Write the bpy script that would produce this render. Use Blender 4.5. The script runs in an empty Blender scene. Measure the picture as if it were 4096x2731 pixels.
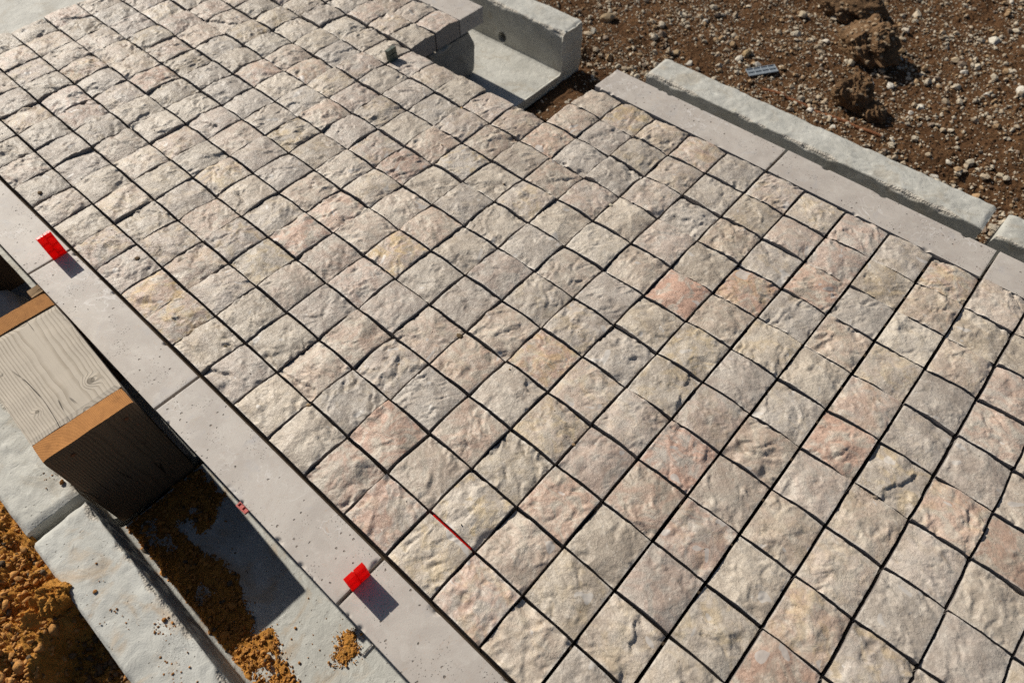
import bpy, bmesh, math, random
import numpy as np
from mathutils import Matrix, Vector, Quaternion
from mathutils import noise as mnoise
from mathutils.geometry import tessellate_polygon

# ---------------------------------------------------------------- camera, sky, sun
P = 0.105            # metres from one stone joint to the next
ZG = -2.45           # trough floor, in joint pitches below the top of the paving
def W(i, j, z=0.0):
    return Vector((i * P, j * P, (z - ZG) * P))
scene = bpy.context.scene
col = scene.collection
CR = np.array([[0.74860163, 0.66300205, -0.00488638], [0.54026314, -0.61425498, -0.57515786], [-0.38433233, 0.42792418, -0.81802785]])
CC = np.array([3.79292187, -1.23723612, 10.71665449])
cam = bpy.data.cameras.new('camera')
camo = bpy.data.objects.new('camera', cam); col.objects.link(camo)
m = Matrix.Identity(4)
for r in range(3):
    m[r][0] = CR[0][r]; m[r][1] = -CR[1][r]; m[r][2] = -CR[2][r]
m.translation = W(*CC)
camo.matrix_world = m
cam.sensor_width = 36.0; cam.lens = 23.378; cam.clip_start = 0.02; cam.clip_end = 300
cam.dof.use_dof = True; cam.dof.aperture_fstop = 4.0
cam.dof.focus_distance = (W(0, 4.0) - W(*CC)).length * 0.98
scene.camera = camo
SUN_EL = math.radians(36.8); SUN_AZ = math.radians(-0.4)
world = bpy.data.worlds.new('World'); scene.world = world; world.use_nodes = True
wn = world.node_tree
sky = wn.nodes.new('ShaderNodeTexSky'); sky.sky_type = 'NISHITA'; sky.sun_disc = False
sky.sun_elevation = SUN_EL; sky.sun_rotation = math.radians(270); sky.dust_density = 1.5; sky.ozone_density = 1.2
bg = wn.nodes['Background']; bg.inputs['Strength'].default_value = 0.05
wn.links.new(sky.outputs[0], bg.inputs['Color'])
sun = bpy.data.lights.new('sun', 'SUN'); sun.energy = 4.9; sun.angle = math.radians(0.53); sun.color = (1.0, 0.94, 0.84)
suno = bpy.data.objects.new('sun', sun); col.objects.link(suno)
Ld = Vector((math.cos(SUN_EL) * math.cos(SUN_AZ), math.cos(SUN_EL) * math.sin(SUN_AZ), -math.sin(SUN_EL)))
suno.rotation_euler = Ld.to_track_quat('-Z', 'Y').to_euler(); suno.location = (-4, 0, 4)
vs = scene.view_settings
vs.view_transform = 'Standard'; vs.look = 'None'; vs.gamma = 1.0; vs.exposure = 0.03; vs.use_curve_mapping = False
try:
    scene.cycles.use_denoising = False
    scene.cycles.max_bounces = 8
except Exception:
    pass

# ---------------------------------------------------------------- helpers
def _hash(ix, iy, s):
    n = (ix.astype(np.int64) * 374761393 + iy.astype(np.int64) * 668265263 + int(s) * 1274126177) & 0xFFFFFFFF
    n = ((n ^ (n >> 13)) * 1274126177) & 0xFFFFFFFF
    n = ((n ^ (n >> 15)) * 2246822519) & 0xFFFFFFFF
    return (n ^ (n >> 16)) & 0xFFFF
def vnoise(x, y, s=0):
    """gradient noise, roughly -1..1"""
    x = np.asarray(x, float); y = np.asarray(y, float)
    ix = np.floor(x); iy = np.floor(y); fx = x - ix; fy = y - iy
    u = fx * fx * fx * (fx * (fx * 6 - 15) + 10); v = fy * fy * fy * (fy * (fy * 6 - 15) + 10)
    def g(dx, dy):
        a = _hash(ix + dx, iy + dy, s) / 65536.0 * 2 * math.pi
        return np.cos(a) * (fx - dx) + np.sin(a) * (fy - dy)
    a = g(0, 0); b = g(1, 0); c = g(0, 1); d = g(1, 1)
    return 1.5 * (a + (b - a) * u + (c - a) * v + (a - b - c + d) * u * v)
def fbm(x, y, s=0, o=4, gain=.5):
    t = 0; a = 1.0; f = 1.0
    for k in range(o):
        t = t + a * vnoise(x * f + 17.3 * k, y * f - 9.1 * k, s + k); a *= gain; f *= 2.03
    return t
def sstep(a, b, x):
    t = np.clip((x - a) / (b - a), 0, 1); return t * t * (3 - 2 * t)

def mesh_np(name, verts, quads=None, tris=None, smooth=True, smooth_mask=None):
    me = bpy.data.meshes.new(name)
    verts = np.asarray(verts, np.float32)
    loops = []; starts = []; n = 0
    if quads is not None and len(quads):
        q = np.asarray(quads, np.int32); loops.append(q.ravel()); starts.append(n + 4 * np.arange(len(q))); n += q.size
    if tris is not None and len(tris):
        t = np.asarray(tris, np.int32); loops.append(t.ravel()); starts.append(n + 3 * np.arange(len(t))); n += t.size
    lo = np.concatenate(loops).astype(np.int32); st = np.concatenate(starts).astype(np.int32)
    me.vertices.add(len(verts)); me.vertices.foreach_set('co', verts.ravel())
    me.loops.add(len(lo)); me.loops.foreach_set('vertex_index', lo)
    me.polygons.add(len(st)); me.polygons.foreach_set('loop_start', st)
    me.update(calc_edges=True)
    sm = np.full(len(st), bool(smooth)) if smooth_mask is None else np.asarray(smooth_mask, bool)
    me.polygons.foreach_set('use_smooth', sm)
    me.update()
    return me
def link(name, me, mat=None, parent=None, label=None, cat=None, group=None, kind=None):
    o = bpy.data.objects.new(name, me); col.objects.link(o)
    if me is not None and mat is not None and len(me.materials) == 0:
        me.materials.append(mat)
    if parent is not None: o.parent = parent
    if label: o['label'] = label
    if cat: o['category'] = cat
    if group: o['group'] = group
    if kind: o['kind'] = kind
    return o
def thing(name, label, cat, loc, rot=(0, 0, 0), group=None):
    o = link(name, None, None, None, label, cat, group)
    o.location = loc; o.rotation_euler = rot; o.empty_display_size = 0.02
    return o
def grid_quads(nx, ny, off=0):
    a = np.arange(nx * ny).reshape(nx, ny) + off
    return np.stack([a[:-1, :-1].ravel(), a[1:, :-1].ravel(), a[1:, 1:].ravel(), a[:-1, 1:].ravel()], 1)
def bbox_mesh(name, sx, sy, sz, bevel=0.0, seg=2, cz=0.0):
    bm = bmesh.new(); bmesh.ops.create_cube(bm, size=1.0)
    for v in bm.verts: v.co = Vector((v.co.x * sx, v.co.y * sy, v.co.z * sz + cz))
    if bevel > 0:
        bmesh.ops.bevel(bm, geom=list(bm.edges), offset=bevel, segments=seg, affect='EDGES', profile=0.6)
    me = bpy.data.meshes.new(name); bm.to_mesh(me); bm.free(); return me

# ---------------------------------------------------------------- materials
class NT:
    def __init__(s, name):
        s.m = bpy.data.materials.new(name); s.m.use_nodes = True
        s.t = s.m.node_tree; s.b = s.t.nodes['Principled BSDF']; s.out = s.t.nodes['Material Output']
    def n(s, typ, **kw):
        nd = s.t.nodes.new('ShaderNode' + typ)
        for k, v in kw.items(): setattr(nd, k, v)
        return nd
    def l(s, a, b): s.t.links.new(a, b)
    def put(s, sock, v):
        if hasattr(v, 'links') or isinstance(v, bpy.types.NodeSocket): s.l(v, sock)
        else: sock.default_value = v
    def noise(s, vec, scale, detail=4, rough=.55, dist=0.0, out=0):
        nd = s.n('TexNoise'); nd.inputs['Scale'].default_value = scale; nd.inputs['Detail'].default_value = detail
        nd.inputs['Roughness'].default_value = rough; nd.inputs['Distortion'].default_value = dist
        if vec is not None: s.l(vec, nd.inputs['Vector'])
        return nd.outputs[out]
    def voro(s, vec, scale, feature='F1', rnd=1.0):
        nd = s.n('TexVoronoi', feature=feature); nd.inputs['Scale'].default_value = scale; nd.inputs['Randomness'].default_value = rnd
        s.l(vec, nd.inputs['Vector']); return nd
    def rng(s, v, a, b, c=0.0, d=1.0, smooth=True):
        nd = s.n('MapRange', interpolation_type='SMOOTHSTEP' if smooth else 'LINEAR')
        s.l(v, nd.inputs[0])
        for k, x in zip((1, 2, 3, 4), (a, b, c, d)): nd.inputs[k].default_value = x
        return nd.outputs[0]
    def mix(s, f, a, b, mode='MIX'):
        nd = s.n('Mix', data_type='RGBA', blend_type=mode)
        s.put(nd.inputs[0], f)
        for sock, v in ((nd.inputs[6], a), (nd.inputs[7], b)):
            if isinstance(v, (tuple, list)): sock.default_value = (*v[:3], 1)
            else: s.l(v, sock)
        return nd.outputs[2]
    def math(s, op, a, b=None, clamp=False):
        nd = s.n('Math', operation=op, use_clamp=clamp); s.put(nd.inputs[0], a)
        if b is not None: s.put(nd.inputs[1], b)
        return nd.outputs[0]
    def bump(s, h, dist, strength=1.0, prev=None):
        nd = s.n('Bump'); s.put(nd.inputs['Strength'], strength); nd.inputs['Distance'].default_value = dist
        s.l(h, nd.inputs['Height'])
        if prev is not None: s.l(prev, nd.inputs['Normal'])
        return nd.outputs[0]
    def pos(s): return s.n('NewGeometry').outputs['Position']
    def obj(s): return s.n('TexCoord').outputs['Object']
    def fin(s, colr, rough=.85, normal=None, spec=.25):
        s.put(s.b.inputs['Base Color'], colr if not isinstance(colr, tuple) else (*colr[:3], 1))
        s.put(s.b.inputs['Roughness'], rough); s.b.inputs['Specular IOR Level'].default_value = spec
        if normal is not None: s.l(normal, s.b.inputs['Normal'])
        return s.m

def mat_stone():
    t = NT('split_limestone'); pos = t.pos()
    oi = t.n('ObjectInfo'); tint = oi.outputs['Color']; rnd = oi.outputs['Random']
    sx = t.n('SeparateColor'); t.l(tint, sx.inputs[0])      # r pink amount, g yellow amount, b lightness
    n1 = t.noise(pos, 14, 5, .6, .6); n2 = t.noise(pos, 60, 5, .65, .3); n3 = t.noise(pos, 420, 3, .6)
    big = t.noise(pos, 24, 5, .6, 1.6)
    big2 = t.noise(pos, 31, 4, .6, .8)
    c = t.mix(t.rng(n1, .36, .64), (.372, .310, .244), (.535, .464, .375))
    c = t.mix(t.rng(rnd, .45, .85, 0.0, .6), c, t.mix(t.rng(n1, .34, .66), (.375, .33, .29), (.475, .432, .39)))
    c = t.mix(t.rng(rnd, .22, .0, 0.0, .6), c, (.56, .505, .43))
    c = t.mix(t.math('MULTIPLY', t.rng(n2, .5, .70), .6), c, (.33, .28, .225))
    c = t.mix(t.math('MULTIPLY', t.rng(n2, .5, .3), .5), c, (.61, .55, .47))
    pk = t.math('MULTIPLY', t.rng(big, .36, .62), sx.outputs[0], clamp=True)
    c = t.mix(t.math('MULTIPLY', pk, .72), c, (.50, .28, .195))
    yl = t.math('MULTIPLY', t.rng(big2, .44, .66), sx.outputs[1], clamp=True)
    c = t.mix(t.math('MULTIPLY', yl, .75), c, (.56, .40, .17))
    # rust specks and pale calcite scars
    sp = t.voro(pos, 62).outputs['Distance']
    rs = t.math('MULTIPLY', t.rng(sp, .11, .05), t.rng(t.noise(pos, 17, 2), .60, .72))
    c = t.mix(t.math('MULTIPLY', rs, .75), c, (.30, .13, .035))
    sc = t.math('MULTIPLY', t.rng(t.noise(pos, 95, 3, .6, 1.5), .68, .74), .65)
    c = t.mix(sc, c, (.70, .67, .62))
    c = t.mix(t.math('MULTIPLY', t.n('Attribute', attribute_name='rim').outputs['Fac'], .5), c, (.70, .66, .60))  # arris highlight painted in: pale band along the top edges
    # smooth grey fracture faces
    fl = t.rng(t.noise(pos, 24, 1.0, .4, .9), .715, .735)
    c = t.mix(t.math('MULTIPLY', fl, .75), c, (.47, .44, .405))
    gs = t.math('MULTIPLY_ADD', sx.outputs[2], 1.0); gs.node.inputs[2].default_value = 0.0
    hsv = t.n('HueSaturation'); t.l(c, hsv.inputs['Color']); t.l(gs, hsv.inputs['Value']); hsv.inputs['Saturation'].default_value = 1.0
    inv = t.math('SUBTRACT', 1.0, fl)
    st = t.math('MULTIPLY', inv, .9)
    # chipped flakes: warped cells stand as little plateaus at different heights
    wv = t.n('TexNoise'); wv.inputs['Scale'].default_value = 55; wv.inputs['Detail'].default_value = 3; t.l(pos, wv.inputs['Vector'])
    ws = t.n('VectorMath', operation='SCALE'); t.l(wv.outputs['Color'], ws.inputs[0]); ws.inputs['Scale'].default_value = .022
    wa = t.n('VectorMath', operation='ADD'); t.l(pos, wa.inputs[0]); t.l(ws.outputs[0], wa.inputs[1])
    def cells(sc_):
        vn = t.voro(wa.outputs[0], sc_); sp_ = t.n('SeparateColor'); t.l(vn.outputs['Color'], sp_.inputs[0])
        return t.math('ADD', sp_.outputs[0], t.math('MULTIPLY', vn.outputs['Distance'], .6))
    b1 = t.bump(cells(85), .0013, st); b2 = t.bump(cells(210), .0007, st, b1)
    b3 = t.bump(t.noise(pos, 300, 5, .68, .5), .0016, t.math('MULTIPLY', st, t.rng(t.noise(pos, 26, 3), .35, .65, .35, 1.0)), b2)
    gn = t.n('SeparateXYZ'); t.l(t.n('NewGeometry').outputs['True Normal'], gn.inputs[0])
    sawn_shade = t.rng(gn.outputs[2], .25, .12)
    cc = t.mix(sawn_shade, hsv.outputs[0], t.mix(t.rng(n1, .3, .7), (.26, .23, .208), (.34, .30, .272)))  # grey of the sawn sides, darkened to put joint shade into the colour
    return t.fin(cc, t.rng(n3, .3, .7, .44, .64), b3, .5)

def mat_slab():
    t = NT('honed_limestone'); pos = t.pos()
    n1 = t.noise(pos, 9, 5, .6, .8); n2 = t.noise(pos, 70, 4, .6)
    c = t.mix(t.rng(n1, .35, .68), (.405, .362, .322), (.485, .44, .392))
    c = t.mix(t.math('MULTIPLY', t.rng(t.noise(pos, 18, 3, .5, 1.2), .55, .75), .55), c, (.375, .36, .355))
    c = t.mix(t.math('MULTIPLY', t.rng(n2, .5, .75), .35), c, (.38, .325, .285))
    # pale veins
    v = t.noise(pos, 11, 3, .5, 1.9); a = t.math('ABSOLUTE', t.math('SUBTRACT', v, .5))
    c = t.mix(t.math('MULTIPLY', t.rng(a, .014, .0), t.math('MULTIPLY', t.rng(t.noise(pos, 6, 2), .48, .62), .8)), c, (.62, .585, .55))
    v2 = t.noise(pos, 16, 3, .5, 2.4); a2 = t.math('ABSOLUTE', t.math('SUBTRACT', v2, .52))
    c = t.mix(t.math('MULTIPLY', t.rng(a2, .006, .0), .35), c, (.40, .25, .15))
    c = t.mix(t.math('MULTIPLY', t.rng(t.noise(pos, 38, 5, .7, .6), .5, .68), .45), c, (.55, .51, .46))
    c = t.mix(t.math('MULTIPLY', t.rng(t.noise(pos, 26, 5, .7, 1.0), .58, .72), .4), c, (.34, .29, .235))
    # open pits
    sm = t.n('Mapping'); sm.inputs['Scale'].default_value = (1, 1, 1); t.l(pos, sm.inputs[0])
    wrp = t.n('VectorMath', operation='ADD'); t.l(pos, wrp.inputs[0])
    nv = t.n('TexNoise'); nv.inputs['Scale'].default_value = 160; t.l(pos, nv.inputs['Vector'])
    sc = t.n('VectorMath', operation='SCALE'); t.l(nv.outputs['Color'], sc.inputs[0]); sc.inputs['Scale'].default_value = .006
    t.l(sc.outputs[0], wrp.inputs[1])
    vd = t.voro(wrp.outputs[0], 75)
    sel = t.n('SeparateColor'); t.l(vd.outputs['Color'], sel.inputs[0])
    pit = t.math('MULTIPLY', t.rng(vd.outputs['Distance'], .17, .09), t.rng(sel.outputs[0], .70, .72))
    pit2 = t.math('MULTIPLY', t.rng(t.voro(wrp.outputs[0], 230).outputs['Distance'], .2, .1), t.rng(t.noise(pos, 20, 2), .52, .62))
    pt = t.math('MAXIMUM', pit, pit2)
    c = t.mix(t.math('MULTIPLY', pt, .75), c, (.15, .11, .08))
    b = t.bump(t.math('SUBTRACT', 1.0, pt), .003, 1.0)
    b = t.bump(t.noise(pos, 520, 3, .6), .00035, .7, b)
    return t.fin(c, .62, b, .35)

def mat_concrete(name, c0, c1, dirt, bumpy=.6):
    t = NT(name); pos = t.pos()
    n1 = t.noise(pos, 7, 5, .6, .5); n2 = t.noise(pos, 45, 5, .65); n3 = t.noise(pos, 330, 3, .6)
    c = t.mix(t.rng(n1, .33, .68), c0, c1)
    c = t.mix(t.math('MULTIPLY', t.rng(n2, .52, .72), .35), c, tuple(x * .72 for x in c0))
    c = t.mix(t.math('MULTIPLY', t.rng(t.noise(pos, 11, 5, .65, 1.), .5, .7), .6), c, dirt)
    c = t.mix(t.math('MULTIPLY', t.rng(t.noise(pos, 33, 5, .7, .8), .56, .68), .45), c, tuple(x * 1.25 for x in c1))
    pv = t.voro(pos, 120); sel = t.n('SeparateColor'); t.l(pv.outputs['Color'], sel.inputs[0])
    pit = t.math('MULTIPLY', t.rng(pv.outputs['Distance'], .2, .1), t.rng(sel.outputs[0], .86, .88))
    pf = t.math('MULTIPLY', t.rng(t.voro(pos, 420).outputs['Distance'], .25, .1), t.rng(t.noise(pos, 16, 3), .55, .7))
    pp = t.math('MAXIMUM', pit, pf)
    c = t.mix(t.math('MULTIPLY', pp, .55), c, tuple(x * .35 for x in dirt))
    # exposed aggregate where the rim has crumbled (attribute from the mesh)
    at = t.n('Attribute', attribute_name='broken'); br = at.outputs['Fac']
    ag = t.voro(pos, 190); ac = t.mix(t.rng(ag.outputs['Distance'], .1, .6), (.55, .50, .42), (.44, .40, .34))
    c = t.mix(t.math('MULTIPLY', br, .8), c, ac)
    b = t.bump(t.math('SUBTRACT', 1.0, pp), .002, .8)
    b = t.bump(t.noise(pos, 34, 4, .5, .8), .0048, bumpy, b); b = t.bump(n3, .0009, .8, b)
    b = t.bump(ag.outputs['Distance'], .0022, br, b)
    return t.fin(c, .72, b, .35)

def mat_soil(name, c0, c1, c2, scale=1.0, bs=1.0):
    t = NT(name); pos = t.pos()
    n1 = t.noise(pos, 16 * scale, 5, .65, .4); n2 = t.noise(pos, 90 * scale, 5, .7); n3 = t.noise(pos, 420 * scale, 4, .7)
    c = t.mix(t.rng(n1, .35, .68), c0, c1)
    c = t.mix(t.math('MULTIPLY', t.rng(n2, .46, .7), .75), c, c2)
    c = t.mix(t.math('MULTIPLY', t.rng(n3, .55, .75), .5), c, tuple(min(1, x * 1.7) for x in c1))
    b = t.bump(n2, .008 * bs, .9); b = t.bump(n3, .0025 * bs, .9, b)
    return t.fin(c, .95, b, .1)

def mat_attr(name, bs=.002, scale=260, rough=.85):
    t = NT(name); pos = t.pos()
    at = t.n('Attribute', attribute_name='tone'); n = t.noise(pos, scale, 4, .65)
    c = t.mix(t.math('MULTIPLY', t.rng(n, .4, .75), .45), at.outputs['Color'], (.16, .11, .07))
    return t.fin(c, rough, t.bump(n, bs, .9), .2)

def mat_wood(name, axis, pith, grey, dark, fresh, fdark, top_fresh, knots=()):
    """rings around a pith line along the board's own axis, so faces show grain and ends show arcs"""
    t = NT(name); ob = t.obj()
    wn_ = t.n('TexNoise'); wn_.inputs['Scale'].default_value = 9; wn_.inputs['Detail'].default_value = 3
    mp = t.n('Mapping'); s = [1, 1, 1]; s[axis] = .16; mp.inputs['Scale'].default_value = s; t.l(ob, mp.inputs[0]); t.l(mp.outputs[0], wn_.inputs['Vector'])
    d = t.n('VectorMath', operation='SUBTRACT'); t.l(ob, d.inputs[0]); d.inputs[1].default_value = pith
    k = t.n('VectorMath', operation='MULTIPLY'); t.l(d.outputs[0], k.inputs[0]); e = [1, 1, 1]; e[axis] = 0.0; k.inputs[1].default_value = e
    ln = t.n('VectorMath', operation='LENGTH'); t.l(k.outputs[0], ln.inputs[0])
    rr = t.math('ADD', ln.outputs['Value'], t.math('MULTIPLY', t.math('SUBTRACT', wn_.outputs[0], .5), .014))
    kd = None
    for (kp, rad) in knots:
        dv = t.n('VectorMath', operation='DISTANCE'); t.l(ob, dv.inputs[0]); dv.inputs[1].default_value = kp
        g = t.rng(dv.outputs['Value'], rad * 2.8, 0.0)
        rr = t.math('ADD', rr, t.math('MULTIPLY', g, rad * .9))
        kk = t.rng(dv.outputs['Value'], rad, rad * .8)
        kd = kk if kd is None else t.math('MAXIMUM', kd, kk)
    ph = t.math('FRACT', t.math('MULTIPLY', rr, 1 / .0031))
    late = t.math('MULTIPLY', t.rng(ph, .45, .86), t.rng(ph, 1.0, .93))
    fm = t.n('Mapping'); s2 = [420, 420, 420]; s2[axis] = 14; fm.inputs['Scale'].default_value = s2; t.l(ob, fm.inputs[0])
    fib = t.n('TexNoise'); fib.inputs['Scale'].default_value = 1.0; fib.inputs['Detail'].default_value = 3; t.l(fm.outputs[0], fib.inputs['Vector'])
    cg = t.mix(t.math('MULTIPLY', late, t.rng(t.noise(ob, 20, 3), .3, .7, .45, 1.0)), grey, dark)
    cg = t.mix(t.math('MULTIPLY', t.rng(t.noise(ob, 9, 4, .6), .5, .7), .45), cg, tuple(x * 1.18 for x in grey))
    cg = t.mix(t.math('MULTIPLY', t.rng(fib.outputs[0], .5, .75), .4), cg, dark)
    cg = t.mix(t.math('MULTIPLY', t.rng(t.noise(ob, 14, 3), .5, .75), .35), cg, tuple(x * .8 for x in grey))
    if kd is not None: cg = t.mix(t.math('MULTIPLY', kd, .8), cg, tuple(x * .45 for x in dark))
    cf = t.mix(t.math('MULTIPLY', late, .9), fresh, fdark)
    cf = t.mix(t.math('MULTIPLY', t.rng(t.noise(ob, 22, 4, .6), .45, .7), .6), cf, tuple(x * 1.25 for x in fresh))
    cf = t.mix(t.math('MULTIPLY', t.rng(t.noise(ob, 17, 4, .7), .55, .75), .5), cf, (.22, .12, .06))
    cf = t.mix(t.math('MULTIPLY', t.rng(t.noise(ob, 55, 4, .7), .5, .75), .45), cf, tuple(x * .6 for x in fdark))
    if top_fresh:
        nn = t.n('SeparateXYZ'); t.l(t.n('NewGeometry').outputs['True Normal'], nn.inputs[0])
        c = t.mix(t.rng(nn.outputs[2], .6, .8), cg, cf)
    else:
        nn = t.n('SeparateXYZ'); t.l(t.n('NewGeometry').outputs['True Normal'], nn.inputs[0])
        c = t.mix(t.rng(t.math('ABSOLUTE', nn.outputs[axis]), .6, .8), cg, cf)
    # drying cracks along the grain
    cm = t.n('Mapping'); s3 = [22, 22, 22]; s3[axis] = 1.6; cm.inputs['Scale'].default_value = s3; t.l(ob, cm.inputs[0])
    cn = t.n('TexNoise'); cn.inputs['Scale'].default_value = 1.0; cn.inputs['Detail'].default_value = 2; cn.inputs['Distortion'].default_value = .5; t.l(cm.outputs[0], cn.inputs['Vector'])
    ck = t.math('MULTIPLY', t.rng(t.math('ABSOLUTE', t.math('SUBTRACT', cn.outputs[0], .5)), .012, .002), t.rng(t.noise(ob, 8, 2), .52, .62))
    c = t.mix(t.math('MULTIPLY', ck, .85), c, (.03, .02, .012))
    b = t.bump(late, .0009, .7); b = t.bump(fib.outputs[0], .0007, .6, b); b = t.bump(t.math('SUBTRACT', 1.0, ck), .004, .9, b)
    return t.fin(c, .8, b, .2)

def mat_plastic(name, c, trans=0.0, rough=.35):
    t = NT(name); pos = t.pos(); n = t.noise(pos, 180, 3)
    cc = t.mix(t.math('MULTIPLY', t.rng(n, .45, .75), .3), c, tuple(x * .65 for x in c))
    t.fin(cc, t.rng(n, .3, .7, rough - .08, rough + .15), t.bump(t.noise(pos, 600, 2), .0002, .5), .4)
    if trans > 0:
        tr = t.n('BsdfTranslucent'); tr.inputs['Color'].default_value = (*c, 1)
        mx = t.n('MixShader'); mx.inputs[0].default_value = trans
        t.l(t.b.outputs[0], mx.inputs[1]); t.l(tr.outputs[0], mx.inputs[2]); t.l(mx.outputs[0], t.out.inputs['Surface'])
    return t.m
def mat_metal(name, c, c2, rough=.45, metallic=.8):
    t = NT(name); pos = t.pos(); n = t.noise(pos, 140, 5, .7)
    t.fin(t.mix(t.rng(n, .4, .65), c, c2), rough, t.bump(n, .0012, .6), .4); t.b.inputs['Metallic'].default_value = metallic
    return t.m

M = dict(
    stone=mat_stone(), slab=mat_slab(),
    conc=mat_concrete('trough_concrete', (.40, .392, .352), (.54, .53, .48), (.35, .305, .235)),
    conc_earthy=mat_concrete('earth_stained_concrete', (.40, .395, .36), (.52, .517, .475), (.41, .29, .17)),
    block=mat_concrete('stained_concrete', (.27, .265, .25), (.36, .35, .325), (.12, .115, .105)),
    soil=mat_soil('pebbly_soil', (.105, .053, .025), (.16, .086, .041), (.054, .028, .014)),
    clod=mat_soil('dry_clod', (.17, .10, .052), (.25, .155, .085), (.10, .056, .028), 1.3),
    orange=mat_soil('orange_earth', (.55, .24, .045), (.68, .335, .08), (.36, .15, .03), 1.8, .8),
    floor_soil=mat_soil('spilled_earth', (.54, .24, .05), (.66, .32, .075), (.38, .16, .032), 2.2, .8),
    pebble=mat_attr('limestone_pebbles'), crumb=mat_attr('earth_crumbs', .004, 180, .95),
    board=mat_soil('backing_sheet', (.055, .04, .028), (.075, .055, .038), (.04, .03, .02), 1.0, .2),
    red=mat_plastic('red_plastic', (.9, .02, .012), .66, .2),
    red_core=mat_plastic('deep_red_plastic', (.85, .014, .009), .7, .3),
    green=mat_plastic('grey_green_plastic', (.10, .115, .09), 0, .4),
    grey=mat_plastic('blue_grey_plastic', (.20, .23, .26), 0, .45),
    pink=mat_plastic('dusty_pink_plastic', (.62, .14, .12), .25, .5),
    rust=mat_metal('rusty_steel', (.16, .06, .025), (.28, .115, .045), .85, .2),
    steel=mat_metal('zinc_steel', (.5, .48, .45), (.33, .30, .26), .4, .9),
    bark=mat_attr('dry_debris', .003, 220, .95),
)

# ---------------------------------------------------------------- ground
DX = dict(zip(range(-20, 9), [0.242, 0.216, 0.191, 0.163, 0.127, 0.085, 0.038, -0.011, -0.058, -0.103, -0.154, -0.183, -0.195, -0.194, -0.191, -0.184, -0.169, -0.13, -0.087, -0.029, 0.019, 0.054, 0.077, 0.098, 0.1, 0.088, 0.076, 0.062, 0.053]))
DY = [-0.13, -0.134, -0.115, -0.089, -0.051, 0.001, 0.035, 0.054, 0.071, 0.094, 0.092, 0.085, 0.087]
def XI(i): return i + DX.get(i, 0.05 if i > 0 else .24)
def YJ(j): return j + DY[j]

def ground_z(i, j):
    i = np.asarray(i, float); j = np.asarray(j, float)
    z = -2.42 + .0 * i
    # a dip between the two troughs on the right, deep bed under them
    gap = sstep(-9.0, -8.3, i) * sstep(-4.4, -5.4, i) * sstep(18.2, 15.5, j)
    z = z - .42 * gap
    bed = sstep(16.35, 15.9, j) * sstep(-4.6, -3.9, j) * (1 - gap)
    z = z - .75 * bed
    z = z + .10 * fbm(i * .35, j * .35, 5, 3) * (1 - bed)
    z = z + .055 * fbm(i * 1.6, j * 1.6, 8, 3) * (1 - bed)
    z = z - .35 * np.exp(-((i - 4.6) ** 2 / 2.2 + (j - 18.3) ** 2 / 1.2))
    return z
def ground_fine(i, j):
    c = .07 * np.abs(fbm(i * 5, j * 5, 21, 4, .62)) + .022 * fbm(i * 17, j * 17, 22, 3, .6)
    return c
gi = np.unique(np.concatenate([np.array([-320, -200, -120, -70, -45, -32, -25, -20, -17]), np.linspace(-15, 13, 640), np.array([14, 16, 20, 30, 50, 90, 160, 320])]).round(4))
gj = np.unique(np.concatenate([np.array([-320, -200, -120, -70, -45, -30, -22, -16, -12, -9, -7, -5.5, -4.6, -4.2, -3.8, -2, 2, 5]), np.linspace(7.5, 15, 40), np.linspace(15.03, 32, 430), np.array([34, 37, 42, 50, 65, 100, 180, 320])]).round(4))
GI, GJ = np.meshgrid(gi, gj, indexing='ij')
dens = sstep(-15.5, -14, GI) * sstep(13.5, 12, GI) * sstep(7, 9, GJ) * sstep(33, 31, GJ)
GZ = ground_z(GI, GJ) + dens * ground_fine(GI, GJ)
gv = np.stack([GI * P, GJ * P, (GZ - ZG) * P], -1).reshape(-1, 3)
link('ground', mesh_np('ground', gv, grid_quads(len(gi), len(gj))), M['soil'], kind='structure')

# ---------------------------------------------------------------- pieces of rock and earth
def ico(sub):
    bm = bmesh.new(); bmesh.ops.create_icosphere(bm, subdivisions=sub, radius=1.0)
    v = np.array([x.co[:] for x in bm.verts]); f = np.array([[q.index for q in x.verts] for x in bm.faces]); bm.free(); return v, f
ICO = {s: ico(s) for s in (1, 2, 3, 4, 5, 6)}
def rock_verts(rs, sub, kind='pebble'):
    v, f = ICO[sub]; v = v.copy()
    if kind == 'pebble':
        for _ in range(rs.randint(5, 10)):          # chop with planes: angular gravel
            n = rs.normal(size=3); n /= np.linalg.norm(n); d = rs.uniform(.5, .85)
            s = v @ n; k = s > d; v[k] -= np.outer(s[k] - d, n)
    a = rs.uniform(-3, 3, 3)
    n = fbm(v[:, 0] * 1.7 + a[0] + v[:, 2], v[:, 1] * 1.7 + a[1] - v[:, 2] * .7, int(rs.randint(1e6)), 3 if sub > 1 else 2)
    amp = .10 if kind == 'pebble' else .34
    v *= (1 + amp * n)[:, None]
    if kind == 'lump':
        for _ in range(9):
            n_ = rs.normal(size=3); n_ /= np.linalg.norm(n_); d = rs.uniform(.45, .8); s = v @ n_; k = s > d; v[k] -= np.outer(s[k] - d, n_) * .9
        v *= (1 + .16 * fbm(v[:, 0] * 4 + v[:, 2] * 3, v[:, 1] * 4 - v[:, 2] * 2, int(rs.randint(1e6)), 2))[:, None]
    if kind == 'clod' and sub > 2:
        n2 = fbm(v[:, 0] * 5 + v[:, 2] * 3, v[:, 1] * 5 - v[:, 2] * 2, int(rs.randint(1e6)), 3, .6); v *= (1 + .10 * n2)[:, None]
    return v, f
def rot_rand(rs, flat=True):
    q = rs.normal(size=4); q /= np.linalg.norm(q); R_ = np.array(Quaternion(q).to_matrix()); return R_
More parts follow.
